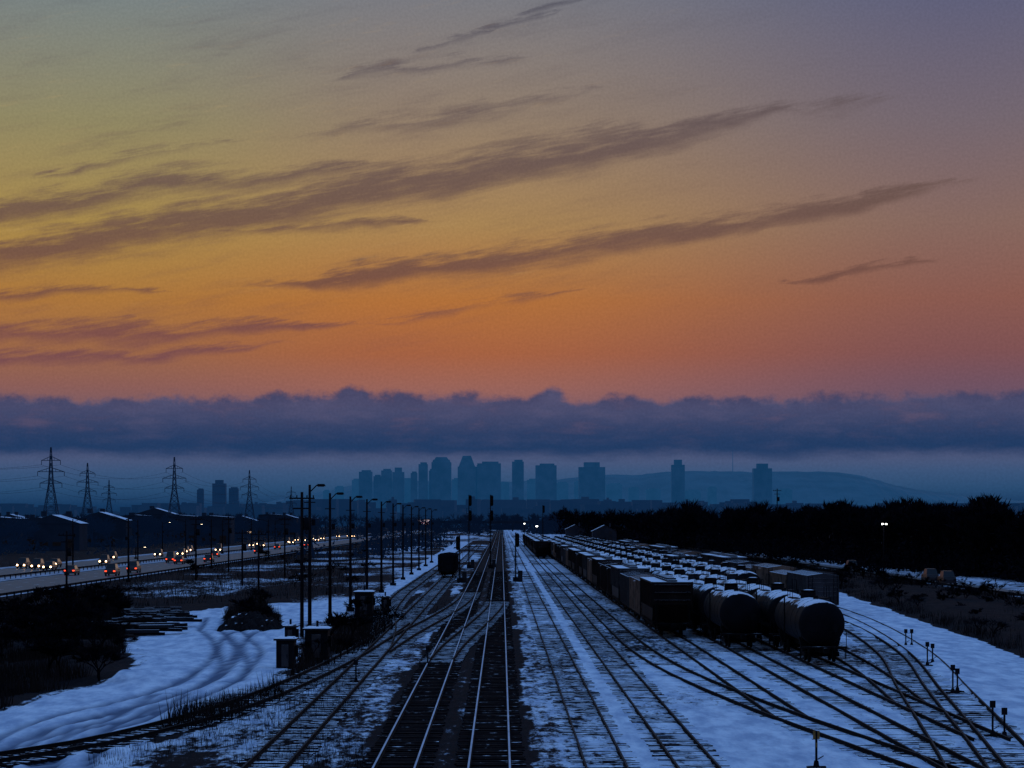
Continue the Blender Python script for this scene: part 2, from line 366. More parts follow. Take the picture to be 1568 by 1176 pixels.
na=t.noise(t.vec(px_*2.0,py_*0.6),1.0,7.0,0.75); nb_=t.noise(t.vec(px_*0.35,py_*0.12),1.0,4.0,0.6)
f=t.ss(attr('cover')+(na-0.5)*1.35+(nb_-0.5)*0.6,0.40,0.64)
nsn=t.noise(t.vec(px_*0.9,py_*0.25),1.0,6.0,0.65)
sn=t.mix(t.ss(nsn,0.3,0.7),(0.36,0.44,0.58,1),(0.76,0.82,0.90,1)); sn=t.mix(t.m('MULTIPLY',attr('rut'),0.95,clamp=True),sn,(0.12,0.15,0.22,1))
dk_=t.mix(t.ss(na,0.35,0.65),(0.003,0.003,0.005,1),(0.012,0.010,0.013,1))
t.put(b.inputs['Base Color'],t.mix(f,dk_,sn)); b.inputs['Roughness'].default_value=0.95
bn=t.n('ShaderNodeBump'); bn.inputs['Strength'].default_value=0.7; bn.inputs['Distance'].default_value=0.15; t.put(bn.inputs['Height'],na); gm.node_tree.links.new(bn.outputs[0],b.inputs['Normal'])
b.inputs['Emission Color'].default_value=lin((12,42,76)); t.put(b.inputs['Emission Strength'],t.ss(py_,1200,7000))  # distance haze put into the ground as blue emission, stronger farther out
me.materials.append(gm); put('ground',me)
# ---------------------------------------------------------------- railway tracks
def track(pts,kind,zi):
    A=Acc(); top='rail_shiny' if kind=='main' else 'rail_dull'
    line=spl(pts,3.0) if len(pts)>2 else [pts[0],pts[1]]
    z0=0.03+zi*0.0035
    zr=z0 if kind in('main','left') else z0-0.05
    P_=[Vector((p[0],p[1],0)) for p in line]; N=[]
    for i in range(len(P_)):
        d=(P_[min(i+1,len(P_)-1)]-P_[max(i-1,0)]).normalized(); N.append(Vector((d.y,-d.x,0)))
    for sgn in (-1,1):
        prof=[(-0.07,0.0),(-0.012,0.03),(-0.012,0.11),(-0.038,0.125),(-0.036,0.165),(0.036,0.165),(0.038,0.125),(0.012,0.11),(0.012,0.03),(0.07,0.0)]
        b=len(A.v); n=len(prof)
        for p,nn in zip(P_,N):
            for o,z in prof: A.v.append(tuple(p+nn*(sgn*0.7525+o)+Vector((0,0,z+zr))))
        for i in range(len(P_)-1):
            for j in range(n-1):
                A.f.append((b+i*n+j,b+i*n+j+1,b+(i+1)*n+j+1,b+(i+1)*n+j)); A.m.append(A.mi(top if j==4 else 'rail_side')); A.sm.append(False)
    s=0.0
    tiek='tie' if kind=='main' else 'tie_snow'; dz_={'main':0.0,'side':-0.052,'sideb':-0.03,'left':-0.03}[kind]
    for i in range(len(P_)-1):
        seg=(P_[i+1]-P_[i]); l=seg.length; d=seg/l
        while s<l:
            p=P_[i]+d*s
            if p.y>420: break
            if p.y>55: A.box((p.x+random.uniform(-.08,.08),p.y,z0-0.075+dz_+random.uniform(-.03,.02)),(2.6,0.23,0.15),tiek,rot=math.atan2(-d.x,d.y)+random.uniform(-.02,.02))
            s+=0.6
        if P_[i+1].y>420: s=0
        else: s-=l
    A.obj('railway_track')
for i,(p,k) in enumerate(TR): track(p,k,i)
# ---------------------------------------------------------------- rail cars
def trucks(A,yc_list):
    for yc in yc_list:
        for dy_ in (-0.9,0.9):
            A.cyl((-0.85,yc+dy_,0.62),(-0.70,yc+dy_,0.62),0.44,n=16,k='under'); A.cyl((0.70,yc+dy_,0.62),(0.85,yc+dy_,0.62),0.44,n=16,k='under')
            A.cyl((-1.1,yc+dy_,0.62),(1.1,yc+dy_,0.62),0.09,n=8,k='under')
        for sx in (-1,1):
            A.box((sx*1.02,yc,0.72),(0.16,2.3,0.22),'under'); A.box((sx*1.02,yc,0.9),(0.2,0.9,0.3),'under')
        A.box((0,yc,0.85),(2.2,0.4,0.25),'under')
def coupler(A,L_):
    for s in (-1,1):
        A.box((0,s*(L_/2+0.35),1.0),(0.25,0.9,0.22),'under'); A.box((0.05,s*(L_/2+0.75),1.0),(0.36,0.26,0.34),'under')
        A.cyl((0.5,s*(L_/2+0.05),0.95),(0.45,s*(L_/2+0.3),0.55),0.03,n=5,k='under')
def ladder(A,x,y,z0,z1,k='under',dirx=False):
    for o in (-0.2,0.2):
        a=(x+(o if dirx else 0),y+(0 if dirx else o)); A.cyl((a[0],a[1],z0),(a[0],a[1],z1),0.025,n=5,k=k)
    z=z0+0.2
    while z<z1:
        A.cyl((x-(0.2 if dirx else 0),y-(0 if dirx else 0.2),z),(x+(0.2 if dirx else 0),y+(0 if dirx else 0.2),z),0.018,n=4,k=k); z+=0.36
def tank_car(k='tank',L_=15.2,R_=1.46):
    A=Acc(); h=L_/2-0.5
    prof=[(-h-0.0+ (0.62-0.62*math.cos(math.pi/2*i/7)) , max(0.05,R_*math.sin(math.pi/2*i/7))) for i in range(8)]
    prof=prof+[(y_,R_) for y_ in np.linspace(-h+0.8,h-0.8,12)]+[(-y_,r_) for y_,r_ in reversed(prof)]
    A.latheY(prof,0,2.62,32,k)
    for yy in (-4.6,-2.3,2.3,4.6): A.latheY([(yy-0.05,R_-0.02),(yy-0.05,R_+0.015),(yy+0.05,R_+0.015),(yy+0.05,R_-0.02)],0,2.62,28,k)
    A.box((0,0,1.02),(0.6,L_,0.36),'under')
    for s in (-1,1):
        A.box((0,s*(L_/2-0.35),1.16),(2.9,0.9,0.10),'under'); A.box((0,s*(h-1.7),1.35),(2.3,0.5,0.7),'under',taper=1.15)
        for sx in (-1,1):
            A.cyl((sx*1.4,s*(L_/2-0.1),1.2),(sx*1.4,s*(L_/2-0.1),2.15),0.025,n=5,k='under')
            ladder(A,sx*1.42,s*(L_/2-0.55),0.45,1.15)
        A.cyl((-1.4,s*(L_/2-0.1),2.15),(1.4,s*(L_/2-0.1),2.15),0.025,n=5,k='under')
        A.cyl((0.8,s*(L_/2-0.15),1.2),(0.8,s*(L_/2-0.15),2.4),0.03,n=5,k='under'); A.cyl((0.8,s*(L_/2-0.1),2.4),(0.8,s*(L_/2-0.2),2.4),0.25,n=12,k='under')
    A.cyl((0,0,2.62+R_-0.08),(0,0,2.62+R_+0.42),0.52,0.48,n=18,k=k)
    A.cyl((0,0,2.62+R_+0.42),(0,0,2.62+R_+0.5),0.55,0.2,n=18,k=k)
    A.box((0.95,0,2.62+R_-0.05),(0.5,2.4,0.06),'under'); A.box((-0.95,0,2.62+R_-0.05),(0.5,2.4,0.06),'under')
    for sx in (-1,1):
        for yy in (-1.2,0,1.2): A.cyl((sx*1.2,yy,2.62+R_-0.05),(sx*1.2,yy,2.62+R_+0.75),0.022,n=5,k='under')
        A.cyl((sx*1.2,-1.2,2.62+R_+0.75),(sx*1.2,1.2,2.62+R_+0.75),0.022,n=5,k='under')
        ladder(A,sx*1.52,0.4,1.1,2.62+R_)
    for yy in (-3.6,3.4): A.cyl((0,yy,2.62+R_-0.05),(0,yy,2.62+R_+0.22),0.16,n=10,k='under')
    trucks(A,(-5.4,5.4)); coupler(A,L_); return A.mesh('tank_car')
def boxcar(k='box_a',L_=15.6,hh=2.9,gon=False):
    A=Acc(); W=2.9; A.box((0,0,1.1+hh/2),(W,L_,hh),k); A.box((0,0,1.0),(2.7,L_-0.4,0.19),'under')
    n=14
    for i in range(n+1):
        yy=-L_/2+0.12+i*(L_-0.24)/n
        for sx in (-1,1):
            if not gon and abs(yy)<1.4: continue
            A.box((sx*(W/2+0.04),yy,1.1+hh/2),(0.075,0.12,hh-0.1),k)
    if not gon:
        for sx in (-1,1):
            A.box((sx*(W/2+0.055),0.1,1.1+hh/2-0.05),(0.10,2.6,hh-0.3),k)
            for o in(-.6,0,.6): A.box((sx*(W/2+0.125),0.1+o,1.1+hh/2-0.05),(0.04,0.08,hh-0.5),k)
    zt=1.1+hh
    A.face([(-W/2-0.05,-L_/2,zt+.003),(0,-L_/2,zt+0.22),(0,L_/2,zt+0.22),(-W/2-0.05,L_/2,zt+.003)],k); A.face([(0,-L_/2,zt+0.22),(W/2+0.05,-L_/2,zt+.003),(W/2+0.05,L_/2,zt+.003),(0,L_/2,zt+0.22)],k)
    for s in (-1,1):
        t_=[(-W/2-0.05,s*L_/2,zt),(W/2+0.05,s*L_/2,zt),(0,s*L_/2,zt+0.22)]; A.face(t_ if s<0 else t_[::-1],k)
        for z in np.linspace(1.5,zt-0.3,6): A.box((0,s*(L_/2+0.03),z),(W-0.2,0.06,0.09),k)
        ladder(A,1.2,s*(L_/2+0.1),1.0,zt,dirx=True); ladder(A,-1.2,s*(L_/2+0.1),1.0,zt,dirx=True)
        for sx in(-1,1): A.box((sx*(W/2),s*(L_/2-0.02),1.1+hh/2),(0.14,0.14,hh),k)
    for yy in np.arange(-L_/2+0.8,L_/2,1.2):
        for sx in (-1,1): A.cyl((0,yy,zt+0.235),(sx*(W/2+0.03),yy,zt+0.02),0.025,n=4,k=k)
    trucks(A,(-L_/2+2.1,L_/2-2.1)); coupler(A,L_); return A.mesh('boxcar')
def hopper(k='hop',L_=16.5):
    A=Acc(); W=3.0; zt=4.35; e=L_/2
    pr=[(-e+2.0,1.15),(-e+0.35,2.6),(-e+0.35,zt),(e-0.35,zt),(e-0.35,2.6),(e-2.0,1.15)]
    A.face([(-W/2,y_,z_) for y_,z_ in pr],k); A.face([(W/2,y_,z_) for y_,z_ in pr][::-1],k)
    for i in range(len(pr)):
        (y0,z0),(y1,z1)=pr[i],pr[(i+1)%len(pr)]; A.face([(-W/2,y0,z0),(W/2,y0,z0),(W/2,y1,z1),(-W/2,y1,z1)],k)
    for i in range(13):
        yy=-e+0.5+i*(L_-1.0)/12
        for sx in (-1,1): A.box((sx*(W/2+0.05),yy,3.3),(0.09,0.11,2.0),k)
    for sx in (-1,1): A.box((sx*(W/2+0.06),0,zt-0.06),(0.14,L_-0.8,0.14),k); A.box((sx*(W/2-0.1),0,1.15),(0.2,L_-0.3,0.24),'under')
    for yy in (-4,-1.3,1.3,4): A.box((0,yy,0.85),(2.2,1.6,0.7),'under',taper=1.25)
    A.box((0,0,zt+0.08),(0.8,L_-1.6,0.12),k)
    for yy in np.arange(-6,6.1,2.0): A.cyl((0,yy,zt+0.14),(0,yy,zt+0.28),0.42,n=12,k=k)
    for s in (-1,1):
        A.box((0,s*(e-0.3),1.1),(3.0,0.6,0.12),'under'); ladder(A,1.35,s*(e-0.05),1.1,zt,dirx=True); ladder(A,-1.35,s*(e-0.05),1.1,zt,dirx=True)
        for sx in (-1,1): A.box((sx*1.3,s*(e-0.4),1.9),(0.12,0.12,1.5),'under')
        for z_ in (2.9,3.5,4.1): A.box((0,s*(e-0.30),z_),(2.8,0.1,0.1),k)
    trucks(A,(-e+2.1,e-2.1)); coupler(A,L_); return A.mesh('hopper_car')
mt=tank_car('tank'); mt2=tank_car('tankgrey',14.2,1.4); mbA=boxcar('box_a'); mbB=boxcar('box_b'); mh=hopper('hop'); mhd=hopper('box_a'); mg=boxcar('box_b',14.0,2.5,gon=True); mbD=boxcar('hop',15.6,2.8,gon=True); mbK=boxcar('dark',15.6,2.6,gon=True)
Zr=0.02
def row(x,y0,y1,seq):
    y=y0; i=0
    while y<y1:
        me,nm,L_=seq[i%len(seq)]
        put(nm,me,(x,y+L_/2,Zr)); y+=L_+1.7; i+=1
tk=(mt,'tank_car',15.2); tg=(mt2,'tank_car',14.2); bA=(mbA,'boxcar',15.6); bB=(mbB,'boxcar',15.6); hp=(mh,'hopper_car',16.5); hd=(mhd,'hopper_car',16.5); go=(mg,'boxcar',14.0); bD=(mbD,'boxcar',15.6)
row(13.3,181,780,[hd,bB,bD,hp,bA,bA,hd,bB,hp,hd,bA,hd])
row(16.8,163,720,[tk,tk,tg,tk,tk,tk,tg,tk])
row(20.2,146,740,[tk,tk,tk,tg,tk,tk,tk,tk,tg])
row(24.6,232,740,[tk,tk,tg,tk,tk,hp])
row(30.6,222,600,[bD,go,bB,go,bD,hp,hp])
row(9.7,560,900,[hd,hp,hd,bA])
put('gondola_car',mbK,(-8.6,378,0.045))
# ---------------------------------------------------------------- lamp poles, signals, masts
def lamp_pole(h,arm=2.2,lit=False):
    A=Acc(); A.cyl((0,0,-0.2),(0,0,h),0.17,0.10,n=10,k='wood'); A.box((0,0,0.2),(0.7,0.7,0.4),'dark')
    A.cyl((0,0,h-0.6),(arm*0.6,0,h-0.05),0.05,n=6,k='dark'); A.cyl((arm*0.6,0,h-0.05),(arm,0,h+0.02),0.05,n=6,k='dark')
    A.box((arm,0,h-0.02),(0.75,0.34,0.18),'dark',taper=0.7); A.box((arm,0,h-0.13),(0.5,0.24,0.05),'lamp' if lit else 'glass')
    A.box((0,0,h-1.4),(0.9,0.08,0.08),'wood'); A.box((0.3,0.12,h-3.0),(0.3,0.25,0.5),'dark')
    return A.mesh('street_lamp')
lp=lamp_pole(11.6,0.9); lpd=lamp_pole(12.0,0.9)
for i,d in enumerate([186,208,236,265,297,329,362,396,432,470,510]): put('lamp_pole',lpd if i==0 else lp,(-15.3,d,0),rz=random.uniform(-.3,.3))
A=Acc(); A.cyl((0,0,-0.2),(0,0,11.4),0.16,0.11,n=8,k='wood'); A.box((0,0,10.9),(2.0,0.1,0.12),'wood'); A.box((0,0,10.1),(1.4,0.1,0.12),'wood')
for o in (-.9,-.4,.4,.9): A.cyl((o,0,10.95),(o,0,11.15),0.05,n=6,k='dark')
A.cyl((0.35,0,8.4),(0.35,0,9.4),0.24,n=10,k='dark'); upm=A.mesh('utility_pole'); put('utility_pole',upm,(-15.75,184,0)); put('utility_pole',upm,(bx(1190,560),560,5.5)); 
for px,d in ((371,330),(396,300),(102,280),(436,380),(350,420),(300,360)): put('utility_pole',upm,(bx(px,d),d,-3.5 if d<340 else -1.5))
def signal(h,heads=2,side=1):
    A=Acc(); A.cyl((0,0,0),(0,0,h),0.11,0.09,n=8,k='dark'); A.box((0,0,0.35),(0.8,0.8,0.7),'dark'); A.box((0.7,0.2,0.85),(0.7,0.6,1.7),'darksnow')
    z=h-0.4
    for i in range(heads):
        A.box((side*0.25,-0.2,z-0.75),(0.62,0.12,1.5),'dark')
        A.cyl((side*0.25,-0.14,z-0.0),(side*0.25,-0.26,z-0.0),0.31,n=14,k='dark'); A.cyl((side*0.25,-0.14,z-1.5),(side*0.25,-0.26,z-1.5),0.31,n=14,k='dark')
        for j in range(3):
            A.cyl((side*0.25,-0.25,z-0.28-j*0.46),(side*0.25,-0.5,z-0.28-j*0.46),0.13,n=10,k='dark',caps=False); A.cyl((side*0.25,-0.26,z-0.28-j*0.46),(side*0.25,-0.28,z-0.28-j*0.46),0.11,n=10,k='glass')
        z-=2.9
    A.box((0,0.45,h-3.6),(0.9,0.9,0.06),'dark'); A.box((0,0.45,h-6.2),(0.9,0.9,0.06),'dark')
    for sx in (-.45,.45):
        for sy in(0,.9): A.cyl((sx,sy,h-3.6),(sx,sy,h-2.6),0.025,n=4,k='dark')
        A.cyl((sx,0,h-2.6),(sx,0.9,h-2.6),0.025,n=4,k='dark')
    A.cyl((-0.45,0.9,h-2.6),(0.45,0.9,h-2.6),0.025,n=4,k='dark')
    ladder(A,0,0.35,0.3,h-3.5,k='dark',dirx=True)
    return A
signal(14.2).obj('railway_signal',(-6.3,450,0)); signal(14.2).obj('railway_signal',(-2.15,450,0)); signal(13.5,1).obj('railway_signal',(11.3,640,0))
signal(7.4,1).obj('railway_signal',(2.1,350,0)); signal(7.0,1,-1).obj('railway_signal',(-6.2,345,0))
def stand(h=1.5,k='dark',tgt='dark'):
    A=Acc(); A.cyl((0,0,0),(0,0,h),0.045,n=8,k=k); A.box((0,0,h-0.15),(0.24,0.05,0.30),tgt); A.box((0.0,0,h-0.52),(0.05,0.2,0.16),tgt)
    A.box((0,0,0.14),(0.2,0.24,0.22),'dark',taper=0.7); A.box((0,0,0.02),(0.7,0.25,0.06),'tie'); A.cyl((0.05,0,0.3),(0.28,0.1,0.42),0.02,n=5,k='dark'); return A.mesh('switch_stand')
ms=stand(); ms2=stand(1.25); msy=stand(1.35,'dark','yellow')
for px,py,m_ in [(1387,990,ms2),(1396,990,ms2),(1420,1020,ms),(1428,1016,ms2),(1459,1062,ms),(1466,1060,ms2),(1520,1128,ms),(1538,1130,ms2),(1250,1176,msy),(655,1020,ms2),(545,1045,ms2),(600,965,ms2)]:
    x,y=gp(px,py); put('switch_stand',m_,(x,y,0.02))
# ---------------------------------------------------------------- equipment sheds
def cabin(w_,d_,h_):
    A=Acc(); A.box((0,0,h_/2),(w_,d_,h_),'dark'); A.box((0,0,h_+0.07),(w_+0.3,d_+0.3,0.12),'darksnow'); A.box((0,0,h_+0.17),(w_+0.1,d_+0.1,0.08),'darksnow',taper=0.8)
    A.box((0,-d_/2-0.03,h_*0.45),(w_*0.4,0.06,h_*0.8),'hop'); A.box((w_*0.12,-d_/2-0.08,h_*0.45),(0.05,0.05,0.2),'dark'); A.box((w_/2+0.1,0,h_*0.6),(0.2,0.5,0.7),'dark')
    A.cyl((0,0,h_+0.2),(0,0,h_+0.6),0.08,n=8,k='dark'); return A
x,y=gp(438,1022); cabin(1.1,1.4,1.7).obj('signal_cabinet',(x,y,0))
x,y=gp(486,1008); cabin(1.5,2.0,1.9).obj('equipment_shed',(x,y,0))
x,y=gp(558,942); cabin(1.7,3,2.2).obj('equipment_shed',(x,y,0))
x,y=gp(445,985); cabin(0.8,1.0,1.2).obj('signal_cabinet',(x,y,0))
x,y=gp(590,935); cabin(0.8,1,1.3).obj('signal_cabinet',(x,y,0))
def pile(n,seed):
    random.seed(seed); A=Acc()
    for i in range(n):
        A.box((random.uniform(-2,2),random.uniform(-2,2),0.12+random.uniform(0,0.9)),(2.6,0.26,0.24),'tie_snow' if i%3 else 'darksnow',rot=random.uniform(-.5,.5))
    return A
for s,(px,py) in enumerate([(225,975),(250,955),(200,962),(228,948)]):
    x,y=gp(px,py); pile(22,s).obj('railway_tie_pile',(x,y,0))
A=Acc(); nn=30; x0,y0=gp(384,962); hv={}
for i in range(nn+1):
    for j in range(nn+1):
        u=i/nn*2-1; v=j/nn*2-1; r=math.sqrt(u*u+v*v); hv[i,j]=(u*2.7,v*5,max(-0.3,1.35*(1-r*r)+random.uniform(-.22,.22)))
for i in range(nn):
    for j in range(nn): A.face([hv[i,j],hv[i+1,j],hv[i+1,j+1],hv[i,j+1]],'dirt')
A.obj('dirt_mound',(x0,y0,0))
# ---------------------------------------------------------------- highway and cars
A=Acc()
for x0,x1,k,z in [(-74.5,-62,'asph',0.05),(-94,-80,'asph',0.05),(-79.5,-75,'slush',0.07),(-61.6,-59.5,'slush',0.07),(-97.5,-94.3,'slush',0.07)]:
    A.face([(x0,150,z),(x1,150,z),(x1,2200,z),(x0,2200,z)],k)
for xl in (-73.9,-62.6,-93.4,-80.6): A.box((xl,1000,0.058),(0.16,1700,0.008),'line')
for xl in (-70.2,-66.2,-89.3,-85):
    for yy in range(200,1300,12): A.box((xl,yy,0.058),(0.16,4,0.008),'line')
A.obj('highway')
def guardrail(x,y0,y1):
    A=Acc(); A.box((x,(y0+y1)/2,0.62),(0.08,y1-y0,0.3),'dark')
    yy=y0
    while yy<y1: A.box((x+0.12,yy,0.35),(0.14,0.14,0.8),'dark'); yy+=4
    A.obj('guardrail')
guardrail(-77.2,250,1500); guardrail(-57.8,200,1100)
A=Acc()
for x0,x1 in ((60.5,64.2),(67.2,71.5)): A.face([(x0,150,0.03),(x1,150,0.03),(x1,1200,0.03),(x0,1200,0.03)],'slush')
A.face([(64.2,150,0.02),(67.2,150,0.02),(67.2,1200,0.02),(64.2,1200,0.02)],'asph'); A.obj('service_road'); guardrail(59.6,200,900)
def car(kind='sedan',lit=True):
    A=Acc(); hh={'sedan':(0.72,0.58),'suv':(0.9,0.75),'van':(1.0,1.1)}[kind]
    W=1.85;L_=4.7
    A.box((0,0,0.32+hh[0]*0.25),(W,L_,hh[0]*0.5),'carp',taper=1.0); A.box((0,0,0.32+hh[0]*0.75),(W,L_,hh[0]*0.5),'carp',taper=0.92,tapery=0.95)
    A.box((0,0.25,0.32+hh[0]+hh[1]/2),(W*0.9,L_*0.62,hh[1]),'glass',taper=0.82,tapery=0.68); A.box((0,0.25,0.33+hh[0]+hh[1]+0.02),(W*0.74,L_*0.42,0.05),'carp')
    for sx in (-1,1):
        for yy in (-1.45,1.4): A.cyl((sx*0.72,yy,0.34),(sx*0.95,yy,0.34),0.34,n=14,k='tyre')
        A.cyl((sx*0.66,-L_/2-0.0,0.68),(sx*0.66,-L_/2-0.05,0.68),0.17,n=12,k='head' if lit else 'glass')
        A.box((sx*0.7,L_/2+0.01,0.8),(0.34,0.06,0.2),'tail' if lit else 'box_a'); A.box((sx*1.0,-0.8,1.0),(0.16,0.12,0.12),'carp')
    A.box((0,-L_/2-0.03,0.42),(W*0.9,0.1,0.2),'dark'); A.box((0,-L_/2-0.02,0.62),(0.8,0.06,0.18),'dark')
    return A.mesh('car')
cm=[car('sedan'),car('suv'),car('van')]; cr=[mm for mm in cm]; cpk=car('suv',False)
for px,lane in [(36,-91.5),(58,-87),(76,-83),(84,-88),(160,-83),(172,-91),(243,-87),(278,-83),(284,-88),(290,-91),(335,-83),(386,-87),(392,-91),(402,-83),(440,-87),(447,-83),(455,-91),(466,-87),(478,-91),(486,-83),(494,-87),(518,-91),(534,-87),(541,-83),(560,-91)]:
    d=lane/((px-VX)/F); put('car',random.choice(cm),(lane,d,0.06),rz=random.uniform(-.03,.03))
# vehicles driving away, nose towards the city
for px,lane in [(110,-72),(172,-64.5),(205,-64.5),(262,-72),(275,-68),(320,-64.5),(330,-72),(395,-68),(425,-72),(470,-68)]:
    d=lane/((px-VX)/F); put('car',random.choice(cm),(lane,d,0.06),rz=math.pi)
for x,y in [(63,330),(63.4,345),(63,420)]: put('parked_car',cpk,(x,y,0.05),rz=math.pi)
su=lamp_pole(9.5,2.2)
for px,py in [(260,800),(309,803),(222,838)]:
    d=560 if px<250 else 700; put('street_lamp',lamp_pole(H-(py-HY)*d/F+0.15,2.2,True),(bx(px,d)-2.2,d,0))
for d in range(420,1500,75): put('street_lamp',su,(-77.2,d,0),rz=math.pi*random.choice([0,1]))
for d in (350,450,560): put('street_lamp',su,(-56,d,0),rz=math.pi)
o=Acc(); o.cyl((0,0,0),(0,0,8.4),0.14,0.1,n=8,k='wood'); o.cyl((0,0,8.3),(0,-0.8,8.7),0.05,n=6,k='dark'); o.cyl((-0.3,-0.8,8.5),(-0.3,-0.8,8.72),0.16,n=12,k='whitelamp'); o.cyl((0.3,-0.8,8.5),(0.3,-0.8,8.72),0.16,n=12,k='whitelamp'); o.box((0,-0.8,8.78),(1.0,0.3,0.08),'dark'); o.obj('yard_lamp',(bx(1353,400),400,0))
o=Acc(); o.cyl((0,0,0),(0,0,8.2),0.14,0.1,n=8,k='wood'); o.cyl((0,-0.3,8.1),(0,-0.3,8.35),0.25,n=12,k='whitelamp'); o.obj('yard_lamp',(bx(803,820),820,0)); 
o=Acc(); o.cyl((0,0,0),(0,0,7.2),0.14,0.1,n=8,k='wood'); o.cyl((0,-0.3,6.9),(0,-0.3,7.3),0.42,n=12,k='whitelamp'); o.obj('yard_lamp',(bx(822,900),900,0))
A=Acc(); A.cyl((0,0,0),(0,0,7.6),0.3,n=10,k='dark'); A.box((0,0,8.7),(5.6,0.4,2.3),'dark'); A.box((0,-0.23,9.2),(5.2,0.05,0.8),'bbw'); A.box((0,-0.23,8.25),(5.2,0.05,0.9),'bbr')
for i in range(6): A.box((-2.1+i*0.84,-0.27,8.25),(0.5,0.04,0.5),'bbw')
A.obj('billboard',(bx(647,900),900,0))
# ---------------------------------------------------------------- pylons and wires
def pylon(h=40):
    A=Acc(); k='pylon'
    def wdt(z): return 3.6*(1-z/(h*0.62))+0.9 if z<h*0.62 else 0.9*(1-(z-h*0.62)/(h*0.38)*0.8)
    zs=[0,5,9.5,13.5,17,20,22.6,h*0.62,28,31,34,37,h]
    for a_,b_ in zip(zs[:-1],zs[1:]):
        for sx,sy in ((-1,-1),(1,-1),(1,1),(-1,1)):
            A.cyl((sx*wdt(a_),sy*wdt(a_),a_),(sx*wdt(b_),sy*wdt(b_),b_),0.19,n=4,k=k,sm=False)
        for (s0,s1) in (((-1,-1),(1,-1)),((1,-1),(1,1)),((1,1),(-1,1)),((-1,1),(-1,-1))):
            A.cyl((s0[0]*wdt(a_),s0[1]*wdt(a_),a_),(s1[0]*wdt(b_),s1[1]*wdt(b_),b_),0.10,n=3,k=k,sm=False); A.cyl((s1[0]*wdt(a_),s1[1]*wdt(a_),a_),(s0[0]*wdt(b_),s0[1]*wdt(b_),b_),0.10,n=3,k=k,sm=False)
            A.cyl((s0[0]*wdt(b_),s0[1]*wdt(b_),b_),(s1[0]*wdt(b_),s1[1]*wdt(b_),b_),0.10,n=3,k=k,sm=False)
    for z,l in ((25.0,4.6),(29.8,5.6),(34.5,4.0)):
        for s in (-1,1):
            A.cyl((0,0,z+1.8),(s*l,0,z),0.16,n=4,k=k); A.cyl((0,0.5,z),(s*l,0,z),0.16,n=4,k=k); A.cyl((0,-0.5,z),(s*l,0,z),0.16,n=4,k=k)
            for q_ in (0.35,0.65): A.cyl((s*l*q_,0,z),(s*l*q_,0,z+1.6*(1-q_)),0.08,n=3,k=k)
            A.cyl((s*l,0,z),(s*l,0,z-1.8),0.14,n=5,k=k)
    return A.mesh('transmission_tower')
pm=pylon(); pys=[]
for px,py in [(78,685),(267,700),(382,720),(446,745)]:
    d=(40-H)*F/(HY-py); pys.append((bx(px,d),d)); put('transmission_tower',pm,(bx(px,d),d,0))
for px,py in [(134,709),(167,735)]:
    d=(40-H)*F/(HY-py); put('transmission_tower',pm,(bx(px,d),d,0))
put('transmission_tower',pm,(-225,700,0)); pys=[(-225,700)]+pys
A=Acc()
for (xa,ya),(xb,yb) in zip(pys[:-1],pys[1:]):
    for z,l in ((23.2,4.6),(28.0,5.6),(32.7,4.0)):
        for s in (-1,1):
            pr=None
            for i in range(13):
                t_=i/12; p=(xa+(xb-xa)*t_+s*l,ya+(yb-ya)*t_,z-4*4.5*t_*(1-t_)); 
                if pr: A.cyl(pr,p,0.05,n=3,k='pylon',caps=False)
                pr=p
A.obj('power_lines')
# ---------------------------------------------------------------- buildings mid distance
def warehouse(w_,d_,h_,seed):
    random.seed(seed); A=Acc(); A.box((0,0,h_/2),(w_,d_,h_),'wall'); r=h_+w_*(0.04 if seed%2 else 0.16)
    A.face([(-w_/2-.4,-d_/2-.4,h_+.02),(0,-d_/2-.4,r),(0,d_/2,r),(-w_/2-.4,d_/2,h_+.02)],'wall'); A.face([(0,-d_/2-.4,r),(w_/2+.4,-d_/2-.4,h_+.02),(w_/2+.4,d_/2,h_+.02),(0,d_/2,r)],'wall')
    A.face([(-w_/2-.4,-d_/2-.4,h_),(w_/2+.4,-d_/2-.4,h_),(0,-d_/2-.4,r)],'wall')
    n=max(2,int(w_/4))
    for i in range(n):
        A.box((-w_/2+2+i*4,-d_/2-0.05,2.0 if i%3 else 1.8),(2.6,0.12,3.4 if i%3==0 else 1.2),'win' if random.random()<0.08 else 'glass')
    for i in range(2): A.box((random.uniform(-w_/4,w_/4),random.uniform(-d_/4,d_/4),r+0.3),(1.6,1.6,1.6),'wall')
    return A
random.seed(31); wl=[]
for i in range(20):
    px=-40+i*34+random.uniform(-12,12); d=random.uniform(720,1300)+ (300 if px>350 else 0); wl.append((px,random.uniform(781,794),d,random.uniform(11,26)))
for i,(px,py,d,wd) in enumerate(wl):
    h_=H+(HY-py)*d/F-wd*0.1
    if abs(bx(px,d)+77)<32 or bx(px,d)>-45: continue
    warehouse(wd,14,max(h_,4),i).obj('warehouse_building',(bx(px,d),d,0))
